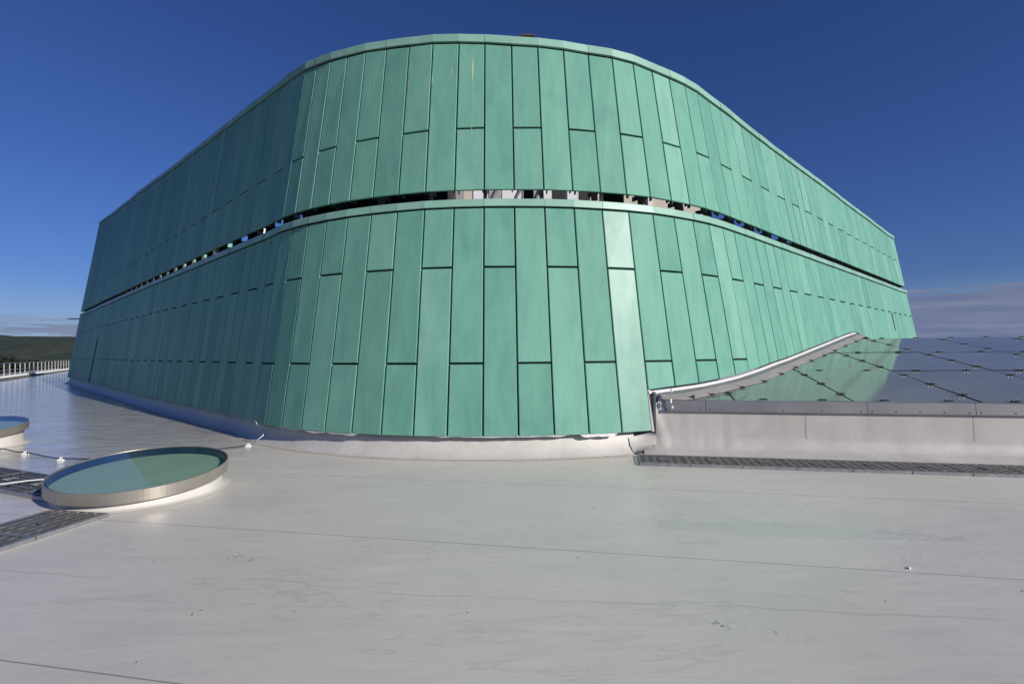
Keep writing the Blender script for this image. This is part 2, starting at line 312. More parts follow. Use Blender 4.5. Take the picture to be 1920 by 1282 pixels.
# ---------------------------------------------------------------- geometry of the copper screen wall
# one row per panel joint (x, y at the middle joint line; x, y drift per unit of height), in panel widths
J = [[-51.457,62.258,0.0937,0.131],[-50.763,61.538,0.0931,0.1315],[-50.062,60.825,0.0918,0.1323],[-49.355,60.118,0.0907,0.1331],[-48.644,59.415,0.0901,0.1335],[-47.932,58.713,0.0903,0.1335],[-47.223,58.007,0.0906,0.1333],[-46.515,57.301,0.0903,0.1335],[-45.806,56.596,0.0898,0.1339],[-45.095,55.893,0.0896,0.1341],[-44.385,55.188,0.0898,0.1341],[-43.678,54.481,0.0901,0.134],[-42.975,53.771,0.0905,0.1338],[-42.275,53.056,0.0909,0.1337],[-41.579,52.338,0.0909,0.1338],[-40.883,51.62,0.0904,0.1343],[-40.185,50.904,0.0893,0.1351],[-39.482,50.193,0.088,0.1361],[-38.774,49.486,0.0867,0.137],[-38.063,48.784,0.0859,0.1378],[-37.351,48.081,0.0857,0.138],[-36.643,47.375,0.0861,0.138],[-35.941,46.663,0.0857,0.1385],[-35.234,45.955,0.0823,0.1382],[-34.523,45.252,0.0794,0.1375],[-33.813,44.548,0.0788,0.1353],[-33.108,43.839,0.0778,0.1333],[-32.402,43.131,0.0798,0.1324],[-31.694,42.424,0.0819,0.1315],[-30.986,41.719,0.0837,0.1302],[-30.279,41.011,0.0856,0.1288],[-29.573,40.303,0.0859,0.126],[-28.864,39.597,0.0862,0.1231],[-28.156,38.892,0.0903,0.1211],[-27.45,38.184,0.0946,0.119],[-26.745,37.474,0.0979,0.117],[-26.04,36.765,0.1005,0.1156],[-25.328,36.063,0.102,0.1142],[-24.618,35.359,0.1042,0.1122],[-23.91,34.653,0.1042,0.11],[-23.197,33.951,0.1042,0.1079],[-22.488,33.246,0.1057,0.1058],[-21.776,32.543,0.1083,0.1],[-21.065,31.84,0.1123,0.0943],[-20.354,31.138,0.1159,0.089],[-19.638,30.439,0.119,0.083],[-18.925,29.738,0.1241,0.0776],[-18.215,29.034,0.1276,0.0712],[-17.508,28.327,0.1309,0.065],[-16.797,27.624,0.1342,0.0597],[-16.083,26.924,0.1361,0.0524],[-15.364,26.228,0.1385,0.048],[-14.654,25.524,0.1451,0.0366],[-13.941,24.823,0.1487,0.0314],[-13.223,24.127,0.1505,0.0271],[-12.51,23.426,0.1559,0.0196],[-11.793,22.728,0.1602,0.009],[-11.063,22.045,0.1619,0.0031],[-10.337,21.358,0.1593,-0.0016],[-9.672,20.611,0.1435,0.0259],[-8.999,19.871,0.1267,0.0559],[-8.247,19.212,0.1059,0.0881],[-7.437,18.625,0.0933,0.1035],[-6.588,18.098,0.08,0.121],[-5.698,17.641,0.0677,0.128],[-4.774,17.259,0.0547,0.1396],[-3.825,16.944,0.0433,0.1453],[-2.858,16.69,0.0296,0.145],[-1.868,16.548,0.0196,0.1477],[-0.869,16.49,0.0042,0.1494],[0.131,16.496,-0.0081,0.1506],[1.129,16.558,-0.0232,0.1435],[2.119,16.697,-0.0376,0.1385],[3.093,16.925,-0.0523,0.1336],[4.047,17.222,-0.0664,0.1152],[4.98,17.584,-0.085,0.1049],[5.871,18.037,-0.0999,0.1067],[6.725,18.558,-0.1147,0.0964],[7.54,19.137,-0.1256,0.0846],[8.303,19.783,-0.142,0.0655],[9.038,20.461,-0.1468,0.0674],[9.762,21.152,-0.1488,0.0656],[10.483,21.845,-0.1421,0.0738],[11.213,22.528,-0.1408,0.0847],[11.935,23.22,-0.1335,0.097],[12.656,23.913,-0.1324,0.1015],[13.375,24.607,-0.1272,0.1085],[14.097,25.299,-0.1249,0.1144],[14.817,25.993,-0.1228,0.1142],[15.533,26.692,-0.1238,0.115],[16.25,27.389,-0.1224,0.1151],[16.967,28.086,-0.1186,0.1171],[17.684,28.783,-0.1146,0.1194],[18.404,29.477,-0.115,0.1218],[19.126,30.169,-0.1143,0.1202],[19.841,30.868,-0.1124,0.1213],[20.554,31.569,-0.1113,0.1234],[21.274,32.263,-0.1094,0.1265],[21.994,32.956,-0.1111,0.1306],[22.715,33.65,-0.1106,0.1328],[23.432,34.347,-0.1092,0.1336],[24.15,35.043,-0.1088,0.1355],[24.865,35.742,-0.1089,0.135],[25.581,36.44,-0.1073,0.1349],[26.301,37.134,-0.1052,0.1364],[27.024,37.825,-0.1053,0.138],[27.741,38.522,-0.1059,0.1392],[28.454,39.223,-0.1043,0.14],[29.168,39.923,-0.1039,0.1425],[29.885,40.62,-0.1028,0.1428],[30.599,41.32,-0.1024,0.1425],[31.309,42.025,-0.1018,0.1431],[32.026,42.722,-0.0998,0.1447],[32.752,43.41,-0.0981,0.1458],[33.486,44.089,-0.0972,0.1464]]
K0=-69; ZB,ZE,ZD,ZL,ZU,ZA = -2.545,-.345,2.666,4.628,5.195,7.361
# rounded far corner on the right and a return on the left
def extend():
    x,y,ax,ay=J[-1]; th=math.atan2(J[-1][1]-J[-2][1],J[-1][0]-J[-2][0])
    for i in range(26):
        th += math.radians(22.5) if i<4 else 0
        x+=math.cos(th)*(.75 if i<4 else 1); y+=math.sin(th)*(.75 if i<4 else 1)
        tm=th-(math.radians(11) if i<4 else 0)
        J.append([x,y,-math.sin(tm)*.17,math.cos(tm)*.17])
extend()
RET=[]
def left_return():
    x,y,ax,ay=J[0]; th=math.radians(45)
    for i in range(1,26):
        RET.append([x+math.cos(th)*i,y+math.sin(th)*i, ax, ay])
left_return()
K1=K0+len(J)-1
def jt(k): return J[k-K0]
def tang(k):
    a=J[max(k-1-K0,0)]; b=J[min(k+1-K0,len(J)-1)]; v=Vector((b[0]-a[0],b[1]-a[1])); v.normalize(); return v
def inward(k): t=tang(k); return Vector((-t.y,t.x))
def W3(k,z,inn=0.0,al=0.0):                       # point on the wall at (fractional) joint k, height z, moved inwards
    k0=int(math.floor(k)); k0=min(max(k0,K0),K1-1); f=k-k0; a=jt(k0); b=jt(k0+1); h=z-ZD
    x=(a[0]+a[2]*h)*(1-f)+(b[0]+b[2]*h)*f; y=(a[1]+a[3]*h)*(1-f)+(b[1]+b[3]*h)*f
    n=inward(k0)*(1-f)+inward(k0+1)*f; n.normalize(); t=tang(k0)
    return (x+n.x*inn+t.x*al, y+n.y*inn+t.y*al, z)
def ztop(k):
    z=11.0
    for _ in range(4):
        p=W3(k,z); z=9.60-.0687*p[0]+.04464*p[1]
    return z
# foot of the wall where it lands on the glass roof
FOOT=[(5,-1.27),(6,-1.19),(7,-1.12),(8,-1.02),(9,-.92),(10,-.80),(11,-.69),(12,-.57),(14,-.36),(16,-.12),(18,.12),(24,.82),(25.6,.98),(29,.60),(36,-.3),(44,-1.3),(75,-1.9)]
def zfoot(k):
    if k<5: return ZB
    for (a,za),(b,zb) in zip(FOOT,FOOT[1:]):
        if a<=k<=b: return za+(zb-za)*(k-a)/(b-a)
    return FOOT[-1][1]
bld = empty('copper_clad_building', (-8,26,-EYE), 'curved two-tier building clad in tall green copper panels', 'building')
GX=.025; GZ=.035; TH=.085; BV=.010
def panel_mesh(mb,k,zl0,zl1,zr0,zr1,tone,tilt=0.0):
    dl,dr=inward(k),inward(k+1)
    def P(side,top,inn,e):                         # e: pull-in towards the panel centre
        f=(GX+e) if side==0 else 1-(GX+e)
        zb=zl0 if side==0 else zr0; zt=zl1 if side==0 else zr1
        z=(zb+GZ+e) if not top else (zt-GZ-e)
        return W3(k+f if f<1 else k+f, z, inn+(tilt if side==0 else -tilt))
    A=[P(0,0,-.0,BV*1.6),P(1,0,0,BV*1.6),P(1,1,0,BV*1.6),P(0,1,0,BV*1.6)]
    B=[P(0,0,BV,0),P(1,0,BV,0),P(1,1,BV,0),P(0,1,BV,0)]
    C=[P(0,0,TH,0),P(1,0,TH,0),P(1,1,TH,0),P(0,1,TH,0)]
    i=len(mb.v)
    for q in A+B+C: mb.v.append(V(*q))
    fs=[(0,1,2,3)]
    for r0,r1 in ((0,4),(4,8)):
        for a in range(4):
            b=(a+1)%4; fs.append((i*0+r0+b,r0+a,r1+a,r1+b))
    for f in fs: mb.f.append(tuple(i+q for q in f)); mb.m.append(0); mb.t.append(tone)
def proj_area(pts):
    q=[]
    for p in pts:
        d=Vector(p); X=d.x; Z=d.z; Y=max(d.y,.1); q.append((988*X/Y,988*Z/Y))
    a=0
    for i in range(len(q)):
        x0,y0=q[i]; x1,y1=q[(i+1)%len(q)]; a+=x0*y1-x1*y0
    return abs(a)/2
rng=random.Random(11)
panels=[]
def tone_for(k,row):
    t=min(.9,max(0,rng.gauss(.45,.17)))
    if (k,row) in ((4,'L2'),(4,'L1'),(5,'U0')): t=.97 if k==4 else .91  # sheets in the sun glint: glossier, with its beige cast in their colour
    return t
for k in range(K0,K1):
    f0,f1=zfoot(k),zfoot(k+1)
    if k==4: f0=f1=ZB
    t0,t1=ztop(k),ztop(k+1)
    lowtop=ZL-.0
    cuts = [ZD] if k%2==0 else [ZE]
    segs=[]
    def add(lo0,lo1,hi0,hi1,row):
        if min(hi0-lo0,hi1-lo1)>.12: segs.append((lo0,hi0,lo1,hi1,row))
    c=cuts[0]
    if c>max(f0,f1)+.25:
        add(f0,f1,c,c,'L1'); add(c,c,lowtop,lowtop,'L2')
    else: add(f0,f1,lowtop,lowtop,'L1')
    cu=[13.40] if k%2==0 else [ZA,12.36]
    if k==44: pass
    lo0=lo1=ZU
    for c in cu:
        if c<min(t0,t1)-.3: add(lo0,lo1,c,c,'U'+str(len(segs))); lo0=lo1=c
    add(lo0,lo1,t0-.02,t1-.02,'U9')
    for (a0,a1,b0,b1,row) in segs:
        # recess of the doors
        if k in (-52,-51) and row=='L1' : pass
        pts=[W3(k,a0),W3(k+1,b0),W3(k+1,b1),W3(k,a1)]
        panels.append([proj_area(pts),k,a0,a1,b0,b1,tone_for(k,row),row])
DOORK=-51
def split_door(pl):
    out=[]
    for p in pl:
        ar,k,a0,a1,b0,b1,t,row=p
        if k==DOORK and a0<-2:                      # door opening below z=1.65
            if a1>1.65:
                out.append([ar*.3,k,1.75,a1,1.75,b1,t,row])
            continue
        if k==DOORK and a0<1.65<a1:
            out.append([ar*.6,k,1.75,a1,1.75,b1,t,row]); continue
        out.append(p)
    return out
panels=split_door(panels)
vis=[p for p in panels if p[1]<44]
vis.sort(key=lambda p:-p[0]); top100=set(id(p) for p in vis[:100])
rest=MB()
for p in panels:
    ar,k,a0,a1,b0,b1,t,row=p
    tilt=rng.gauss(0,.004)
    if id(p) in top100:
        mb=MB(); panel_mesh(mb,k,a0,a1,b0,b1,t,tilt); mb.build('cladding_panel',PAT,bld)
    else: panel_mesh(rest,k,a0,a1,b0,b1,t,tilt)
# return wall on the far left
pr=[J[0]]+RET
for i in range(len(pr)-1):
    a,b=pr[i],pr[i+1]
    for (z0,z1) in ((ZB,ZL),(ZU,15.6)):
        f=[]
        for (q,z) in ((a,z0),(b,z0),(b,z1),(a,z1)):
            h=z-ZD; f.append((q[0]+J[0][2]*h,q[1]+J[0][3]*h,z))
        rest.face(f[::-1],0,rng.random())
tag(rest.build('distant_cladding_panels',PAT,bld),kind='stuff')
# dark backing behind the joints
bk=MB()
for (lo,hi,low) in ((lambda k:zfoot(k)+.05,lambda k:ZL+.14,True),(lambda k:ZU+.03,lambda k:ztop(k)+.10,False)):
    P=[[],[]]
    for k in range(K0,K1+1):
        P[0].append(W3(k,lo(k) if not(low and k==5) else -1.2,TH+.02)); P[1].append(W3(k,hi(k),TH+.02))
    bk.grid(P)
P=[[W3(k,ZB+.04,TH+.02) for k in range(2,6)],[W3(k,-1.0,TH+.02) for k in range(2,6)]]; bk.grid(P)
bk.build('wall_backing',LINER,bld)
# coping bands: fascia, flat top turning inwards, lapped every two panels
def coping(zf,name,h):
    mb=MB()
    for k in range(K0,K1):
        pr_=[]; lap=.012 if k%2==0 else 0.0; lap=lap if (k//2)%2==0 else 0
        prof=[(.05,-.005),(-.05,-.005),(-.05,h-.02),(-.035,h),(.55,h),(.55,h-.12)]
        g0=.006 if k%2==0 else 0
        rows=[]
        for f in (g0,1):
            r=[]
            for inn,dz in prof:
                r.append(W3(k+f,zf(k+f)+.055+dz,inn-lap))
            rows.append(r)
        mb.grid(rows,0,rng.random())
    return mb.build(name,CAP,bld)
def ztf(k): return ztop(k)
coping(lambda k:ZL-.02,'lower_coping',.235)
coping(lambda k:ztop(k)-.03,'upper_coping',.275)
# soffit edge under the upper tier, brackets and posts of the steel frame
fr=MB()
for (z0,z1,i0,i1) in ((ZU+.24,ZU+.36,.14,.34),(4.2,4.62,.5,.62)):
    a=[];b=[];c=[];d=[]
    for k in range(K0,K1+1):
        a.append(W3(k,z0,i0)); b.append(W3(k,z0,i1)); c.append(W3(k,z1,i1)); d.append(W3(k,z1,i0))
    fr.grid([a,b]); fr.grid([b,c]); fr.grid([c,d]); fr.grid([d,a])
fr.build('edge_beam',DARK,bld)
npost=0
for k in range(K0+1,K1-1,1):
    if k%2: continue
    mb=MB(); t=tang(k); n=inward(k); w=.05 if abs(k)<14 else .07
    b0=Vector(W3(k,2.0,.34)); t0=Vector(W3(k,ztop(k)-.2,.34))
    tv=Vector((t.x,t.y,0)); nv=Vector((n.x,n.y,0))
    mb.box(b0-tv*w,tv*2*w,nv*.32,t0-b0)
    # bracket arms reaching out to the cladding
    z=ZU+.12; p=Vector(W3(k,z,.12)); mb.box(p-tv*.035,tv*.07,nv*.85,Vector((0,0,.15)))
    mb.build('frame_post',DARK if k<0 else BROWN,bld)
# bases of panels' hooks seen below the upper edge
for k in range(-12,16):
    t=tang(k); n=inward(k); tv=Vector((t.x,t.y,0)); nv=Vector((n.x,n.y,0))
    for da in (-.07,.10):
        mb=MB(); p=Vector(W3(k,ZU,.10))+tv*da; dz=.055 if da>0 else .02
        mb.face([p-Vector((0,0,dz)),p+tv*.035-Vector((0,0,dz*1.6)),p+tv*.045+Vector((0,0,.12)),p+Vector((0,0,.12))]); mb.box(p+nv*.01-Vector((0,0,dz)),tv*.03,nv*.10,Vector((0,0,.13+dz)))
        mb.build('fixing_hook',LINER,bld)
# membrane upstand under the cladding
up=MB(); prof=[(-.30,-3.185),(-.12,-3.165),(.08,-3.08),(.20,-2.95),(.26,-2.7),(.30,-2.38),(.60,-2.38)]
rows=[]
for inn,z in prof:
    r=[]
    for i in range((5-K0)*2):
        k=K0+i*.5; w=noise.noise(Vector((k*.45,z*2,0)))*.03+noise.noise(Vector((k*1.7,z*3,4)))*.012
        o=inn*.45 if inn<0 else inn
        r.append(W3(k,z,o+w*(1 if inn<.15 else .3)))
    rows.append(r)
# keep the foot on the true line of the panels above (no lean below the bottom edge)
up.grid(rows); o=up.build('membrane_upstand',UPST,bld,smooth=True)
ub=MB(); a=[];b=[]
for i in range((5-K0)*2+1):
    k=K0+i*.5; q=.02*noise.noise(Vector((k*2.3,1,2))); s0=.45
    a.append(W3(k,-3.174,-.33*s0-.06+q)); b.append(W3(k,-3.150,-.21*s0+q*.5))
ub.grid([a,b]); ub.build('sealant_bead',SEALED,bld)
# loose folded membrane hanging below the panels
for (k0,k1,hh,ps) in ((-7.4,-3.6,.05,0),(2.7,3.9,.10,3),(-1.6,2.6,.02,7)):
    fl=MB(); N=40; rows=[]
    for j in range(5):
        r=[]
        for i in range(N+1):
            k=k0+(k1-k0)*i/N; e=min(1,min(i,N-i)/4.0); w=noise.noise(Vector((k*6+ps,j*.6,0)))
            r.append(W3(k,ZB+.05-(hh+.05)*j/4*(.7+.5*noise.noise(Vector((k*2.1,ps,0))))*e,.035+.035*w))
        rows.append(r)
    fl.grid(rows); fl.build('loose_membrane_flap',FOLD,bld,smooth=True)
# vertical return strip beside the step at joint 5
rs=MB(); n=inward(5); nv=Vector((n.x,n.y,0)); t=tang(5); tv=Vector((t.x,t.y,0))
b0=Vector(W3(5,ZB,.02)); t0=Vector(W3(5,-1.25,.02)); rs.box(b0+tv*.0,tv*.10,nv*.35,t0-b0)
rs.build('corner_flashing',simple('pinkish_grey_flashing',(.36,.31,.31),.5,.1,.08,4),bld)
# door recess far left, and a narrow ajar hatch far right
dr=MB(); k=DOORK
dr.face([W3(k,-2.5,.10),W3(k+1,-2.5,.10),W3(k+1,1.4,.10),W3(k,1.4,.10)])
dr.build('door',DOORM,bld)
dl=MB(); dl.box(Vector(W3(k,1.42,.0)),Vector(W3(k+1,1.42,.0))-Vector(W3(k,1.42,.0)),Vector((inward(k).x*.1,inward(k).y*.1,0)),(0,0,.30)); dl.build('door_lintel',PAT,bld)
hk2=MB(); p=Vector(W3(37,1.3,-.02)); tv=Vector((tang(37).x,tang(37).y,0)); nv=Vector((inward(37).x,inward(37).y,0))
q=Vector(W3(37,2.62,-.02)); hk2.face([p,p+tv*.16,q+tv*.30,q]); hk2.build('ajar_hatch',LINER,bld)
# yellowish-white run marks near the top edge
for (k,z,L,w) in ((-.45,9.95,1.2,.075),(-.45,9.1,3.2,.018),(-1.25,9.7,.7,.03),(-1.95,9.45,.55,.03),(-2.9,9.5,.75,.028),(-3.65,9.6,.45,.02),(-4.45,9.6,.5,.035),(-6.3,9.75,.55,.02),(-6.6,9.6,3.3,.016),(-8.0,9.75,.9,.016)):
    mb=MB(); N=8; a=[];b=[]
    for i in range(N+1):
        f=i/N; ww=w*(.15+math.sin(math.pi*min(1,f*1.25))*.85)*.5 if f<.8 else w*.12
        zz=z-L*f; off=-.006; kk=k-.0
        a.append(W3(kk-ww,zz,off)); b.append(W3(kk+ww,zz,off))
    mb.grid([b,a]); mb.build('run_mark',simple('ochre_white_run_mark',(.40,.50,.30),.7,0,.2,20) if 'ochre_white_run_mark' not in bpy.data.materials else bpy.data.materials['ochre_white_run_mark'],bld)
# overflow spout sticking out at the far left corner
sp=MB(); p=Vector(W3(-68.6,4.25,0)); sp.box(p+Vector((-1.1,-.5,0)),(1.3,0,0),(0,.3,0),(0,0,.12)); sp.build('overflow_spout',STEEL,bld)
# ---------------------------------------------------------------- plant room seen through the gap and over the top
pl=empty('rooftop_plant_room',(4,26,3.4),'beige and white plant room showing through the slot between the copper tiers','plant room')
mb=MB(); Y0=34.0; q_=1.466
mb.box((-8,Y0,3.2),(20.6,0,0),(0,7,0),(0,0,9.8)); mb.build('wall',BEIGE,pl)
for x in (4.55,6.05,7.35):
    mb=MB(); mb.box((x*q_,Y0-.1,3.2),(.25,0,0),(0,.09,0),(0,0,9.6)); mb.build('white_mullion',WHITE,pl)
for (x,w,mt) in ((-2.6,.55,GREYP),(-1.65,.62,WHITE),(-.95,.5,GREYP),(-.38,.78,WHITE),(.52,.62,GREYP),(1.2,.58,WHITE),(1.86,.58,DARK),(2.5,.42,WHITE),(3.05,.46,DARK),(3.62,.24,WHITE),(3.95,.40,DARK)):
    mb=MB(); mb.box((x*q_,Y0-.06,3.2),(w*q_,0,0),(0,.055,0),(0,0,9.4)); mb.build('infill_panel',mt,pl)
mb=MB()
for (x,dx) in ((-.9,.8),(.15,.8),(1.05,.7)):
    mb.box((x*q_,Y0-.22,9.7),(.13,0,0),(0,.09,0),(dx*1.4,0,2.3))
mb.build('diagonal_braces',STEEL,pl)
du=empty('exhaust_stub',(1.05,24,9.1),'tiny brown stub poking above the upper coping near its highest point','vent')
mb=MB(); mb.box((.55,22.2,4),(.42,0,0),(0,.5,0),(0,0,9.42)); mb.box((.46,22.15,13.42),(.60,0,0),(0,.6,0),(0,0,.07)); mb.build('shaft',BROWN,du)
au=empty('slot_blackout_box',(-6,21,3),'added dark box blacking out the slot left of the plant room','filler box')  # added box that keeps this stretch of slot black, like a dark interior
mb=MB(); mb.box((-7.6,21.6,3.02),(5.0,0,0),(0,3.2,0),(0,0,5.0)); mb.box((-9.5,23.9,3.02),(3,0,0),(0,2,0),(0,0,5.8)); mb.build('casing',DARK,au)
mb=MB(); mb.box((-4.9,19.6,6.0),(1.75,-.2,0),(.1,.5,0),(0,0,.5)); mb.build('duct',GREYP,au)
fs=empty('louvre_screen',(-20,34,3),'row of white upright fins glimpsed through the slot on the shaded side','louvre screen')
for k in range(-64,-13,4):
    t=tang(k); n=inward(k); tv=Vector((t.x,t.y,0)); nv=Vector((n.x,n.y,0)); mb=MB(); p=Vector(W3(k,3.05,3.2)); mb.box(p,tv*(.5+.5*((k*7)%3)),nv*.12,(0,0,5.2)); mb.build('fin',WHITE if k%3 else GREYP,fs)
cu=empty('stair_head_canopy',(4.4,20,3),'dark boxy canopy at the right end of the white frames in the slot','canopy')
mb=MB(); mb.box((3.45,19.6,5.6),(.80,.1,0),(.1,.6,0),(0,0,1.2)); mb.build('casing',DARK,cu)
dk=MB(); a=[];b=[]
for k in range(K0,K1+1,1): a.append(W3(k,3.0,.25)); b.append((W3(k,3.0,.25)[0]*.35,60,3.0))
dk.grid([a,b]); dk.build('inner_deck',GREYP,bld)
# ---------------------------------------------------------------- roof deck
AL=math.radians(-11.2); UX=Vector((math.cos(AL),math.sin(AL),0)); UN=Vector((-math.sin(AL),math.cos(AL),0))
def SD(s,d,z): p=UX*s+UN*d; return (p.x,p.y,z)
rf=MB(); N=60
rf.face([(-60.5,60.8,-EYE),(-20,-9.5,-EYE),(-14,-22,-EYE),(60,-40,-EYE),(80,40,-EYE),(30,130,-EYE),(-104,128,-EYE)])
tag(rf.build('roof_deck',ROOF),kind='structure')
# ---------------------------------------------------------------- plinth and sloping glass roof
KS=1.0237
def G(s,d,z): return SD(s*KS,d*KS,z*KS)
gr=empty('sloping_glass_roof',G(12,17,-EYE),'low sloping roof of rain-spotted blue-grey glass panes on a white plinth','glass roof')
GS=.139; GZ0=-1.52; D0=16.9; ROWS=[16.93,21.9,26.6,31.7]; COLS=[6.73+3.24*i for i in range(-2,8)]
def gz(d): return GZ0+GS*(d-D0)
def sedge(d):
    if d<19.5: return 2.2+(d-16.9)*1.0
    return 4.8+(d-19.5)*.672
for r in range(3):
    for c in range(len(COLS)-1):
        d0,d1=ROWS[r]+.03,ROWS[r+1]-.03; s0,s1=COLS[c]+.035,COLS[c+1]-.035
        if s1<sedge(d0)+.05: continue
        mb=MB(); n=16; rows=[]; rr=random.Random(r*31+c); tl=rr.gauss(0,.003); tw=rr.gauss(0,.003)
        for i in range(n+1):
            d=d0+(d1-d0)*i/n; row=[]
            for j in range(n+1):
                s=max(s0+(s1-s0)*j/n,min(sedge(d),s1)); row.append(G(s,d,gz(d)+tl*(d-d0-2.4)+tw*(s-s0-1.6)))
            rows.append(row)
        mb.grid(rows); mb.build('glass_pane',GLASS,gr)
mb=MB(); rows=[]
for i in range(21):
    d=D0+(31.75-D0)*i/20; rows.append([G(sedge(d),d,gz(d)-.03),G(30,d,gz(d)-.03)])
mb.grid(rows); mb.face([G(11,31.75,gz(31.75)-.03),G(30,31.75,gz(31.75)-.03),G(30,46,-1.6),G(11,46,-1.6)]); mb.build('glazing_frame',GAPM,gr)
# clamps along the joints
def clamp(s,d,z,big=.72):
    mb=MB(); L=.17*big; 
    mb.box(G(s-L,d-.035,z),UX*2*L,UN*.06,(0,0,.022)); mb.box(G(s-L*.75,d-.05,z+.012),UX*L*1.5,UN*.085,(0,0,.022))
    for e in (-.08*big,.07*big):
        p=G(s+e,d,z+.04); q=G(s+e,d,z+.075); mb.tube([p,q],.011,6,1)
    mb.build('glass_clamp',[BLACKM,BOLT],gr)
for r,d in enumerate(ROWS):
    for c in COLS:
        for o_ in (-.81,.81):
            s=c+o_
            if s>sedge(d)+.5 and s<27: clamp(s,d+(.05 if r==0 else 0),gz(d)+(.01 if r else .02))
for c in COLS[1:-1]:
    for r in range(3):
        for f in (.18,.50,.82):
            d=ROWS[r]+(ROWS[r+1]-ROWS[r])*f
            if c>sedge(d)+.3: clamp(c,d,gz(d)+.01)
for d in (17.6,18.75,19.8,21.2,22.6,24.3,25.85,27.25,28.9,30.7): clamp(sedge(d)+.02,d,gz(d)+.015,.8)
# front fascia of folded sheet, in lengths
ends=[1.45,2.63]
while ends[-1]<30: ends.append(ends[-1]+3.55)
ends[2]=2.63+3.9+.5
for a,b in zip(ends,ends[1:]):
    mb=MB(); a2=a+.006; b2=b-.006
    pr_=[(16.95,GZ0+.0),(16.87,GZ0-.005),(16.84,GZ0-.03),(16.80,GZ0-.335),(16.85,GZ0-.345),(16.92,GZ0-.345)]
    mb.grid([[G(a2,d,z) for d,z in pr_],[G(b2,d,z) for d,z in pr_]]); fo=mb.build('fascia_sheet',GREYSHEET,gr)
    mb=MB(); s=a+.14
    while s<b:
        mb.tube([G(s,16.81,GZ0-.27),G(s,16.785,GZ0-.27)],.016,6); s+=(b-a-.28)/4.0 if b-a>2 else (b-a-.28)
    mb.build('fascia_screw',BOLT,fo)
# plinth face with slack membrane folds near its left end
mb=MB(); rows=[]; ss=[.78+i*.05 for i in range(120)]+[6.8+i*1.0 for i in range(24)]
for z,dd in ((-3.12,16.05),(-3.07,16.22),(-2.98,16.72),(-2.94,16.84),(-2.6,16.88),(-2.3,16.885),(-2.1,16.89),(-1.9,16.89),(-1.86,16.89),(-1.60,16.90)):
    row=[]
    for s in ss:
        f=max(0,1-(s-.8)/1.9) if s<2.7 else 0; g=max(0,1-abs(s-2.9)/1.0)
        t=(-1.86-z)/1.1
        w=-.11*f*math.exp(-((s-(1.10+.38*max(0,min(1,t))))/.10)**2)*(1 if -2.98<z<-1.8 else .2)
        w+=.05*f*noise.noise(Vector((s*3,z*1.2,0)))+.05*g*noise.noise(Vector((s*4,z*.5,5)))*max(0,t)
        smin=1.10 if z>-2.96 else (.60 if z<-3.05 else .80)
        row.append(G(max(s,smin),dd+w*.6+.006*noise.noise(Vector((s*.8,z,9))),z))
    rows.append(row)
mb.grid(rows); mb.build('plinth_membrane',UPST2,gr,smooth=True)
for s in (5.42,9.7,13.6,17.5):
    mb=MB(); mb.grid([[G(s,16.872,-2.95),G(s+.012,16.872,-2.95)],[G(s,16.88,-1.86),G(s+.012,16.88,-1.86)]]); mb.build('membrane_seam',simple('seam_line_grey',(.30,.29,.28),.6) if 'seam_line_grey' not in bpy.data.materials else bpy.data.materials['seam_line_grey'],gr)  # thin darker grey strip along each membrane seam
mb=MB(); mb.grid([[G(.8+i*.4,16.845,-2.978+.006*math.sin(i)) for i in range(70)],[G(.8+i*.4,16.862,-2.965+.006*math.sin(i)) for i in range(70)]]); mb.build('membrane_seam',bpy.data.materials['seam_line_grey'],gr)
mb=MB(); rows=[]
for z,inn in ((-3.18,-.14),(-3.08,.0),(-2.93,.13),(-2.7,.20),(-2.58,.24),(-2.4,.24),(-1.9,.24),(-1.3,.24)):
    q=Vector(G(1.17 if z>-3.0 else .66,16.80 if z>-3.0 else 16.1,z/KS)); w=Vector(W3(4.3,z,inn+.03)) if z<-2.6 else Vector(W3(5.12,z,.12)); rows.append([tuple(w.lerp(q,t)+Vector((0,.05*math.sin(t*math.pi),0))) for t in (0,.25,.5,.75,1)])
mb.grid(rows); mb.build('plinth_return_membrane',UPST2,gr,smooth=True)
# side ledge between the copper foot and the glass
def ledge_rows(cols):
    rows=[[] for _ in cols]
    for i in range(0,61):
        k=5.0+i*.36
        if k>26.0: break
        zf=zfoot(k); foot=Vector(W3(k,zf,.0))
        # glass edge point opposite this foot point
        n=inward(min(int(k),40)); e=foot; best=None
        for q in range(0,60):
            p=foot-Vector((n.x,n.y,0))*q*.03; dd=(p.x*UN.x+p.y*UN.y)/KS; sss=(p.x*UX.x+p.y*UX.y)/KS
            if sss>=sedge(dd): best=p; break
            best=p
        dd=max((best.x*UN.x+best.y*UN.y)/KS,16.86); sss=(best.x*UX.x+best.y*UX.y)/KS
        g=Vector(G(sss,dd,gz(dd)+.012))
        for c,(f,up_) in enumerate(cols):
            p=foot.lerp(g,f); p.z=foot.z*(1-f)+g.z*f+up_
            if f==0: p=Vector(W3(k,zf-.02,.06)); 
            rows[c].append(tuple(p))
    return rows
mb=MB(); mb.grid(ledge_rows([(0,0),(.04,-.02),(.10,-.07)])); mb.build('white_membrane_strip',FOLD,gr)
mb=MB(); mb.grid(ledge_rows([(.10,-.068),(.13,-.078),(.52,-.04)])); mb.build('grey_gutter_sheet',GREYSHEET,gr)
mb=MB(); mb.grid(ledge_rows([(.50,-.03),(.52,.012),(.97,.012),(1.0,-.0)])); mb.build('pale_edge_flashing',LEDGE,gr)
# dark pocket at the apex
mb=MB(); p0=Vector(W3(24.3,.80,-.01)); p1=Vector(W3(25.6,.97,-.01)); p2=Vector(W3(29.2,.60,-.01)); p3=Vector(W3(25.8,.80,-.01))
mb.face([p0,p3,p1]); mb.face([p3,p2,p1]); mb.build('apex_pocket',DARK,gr)
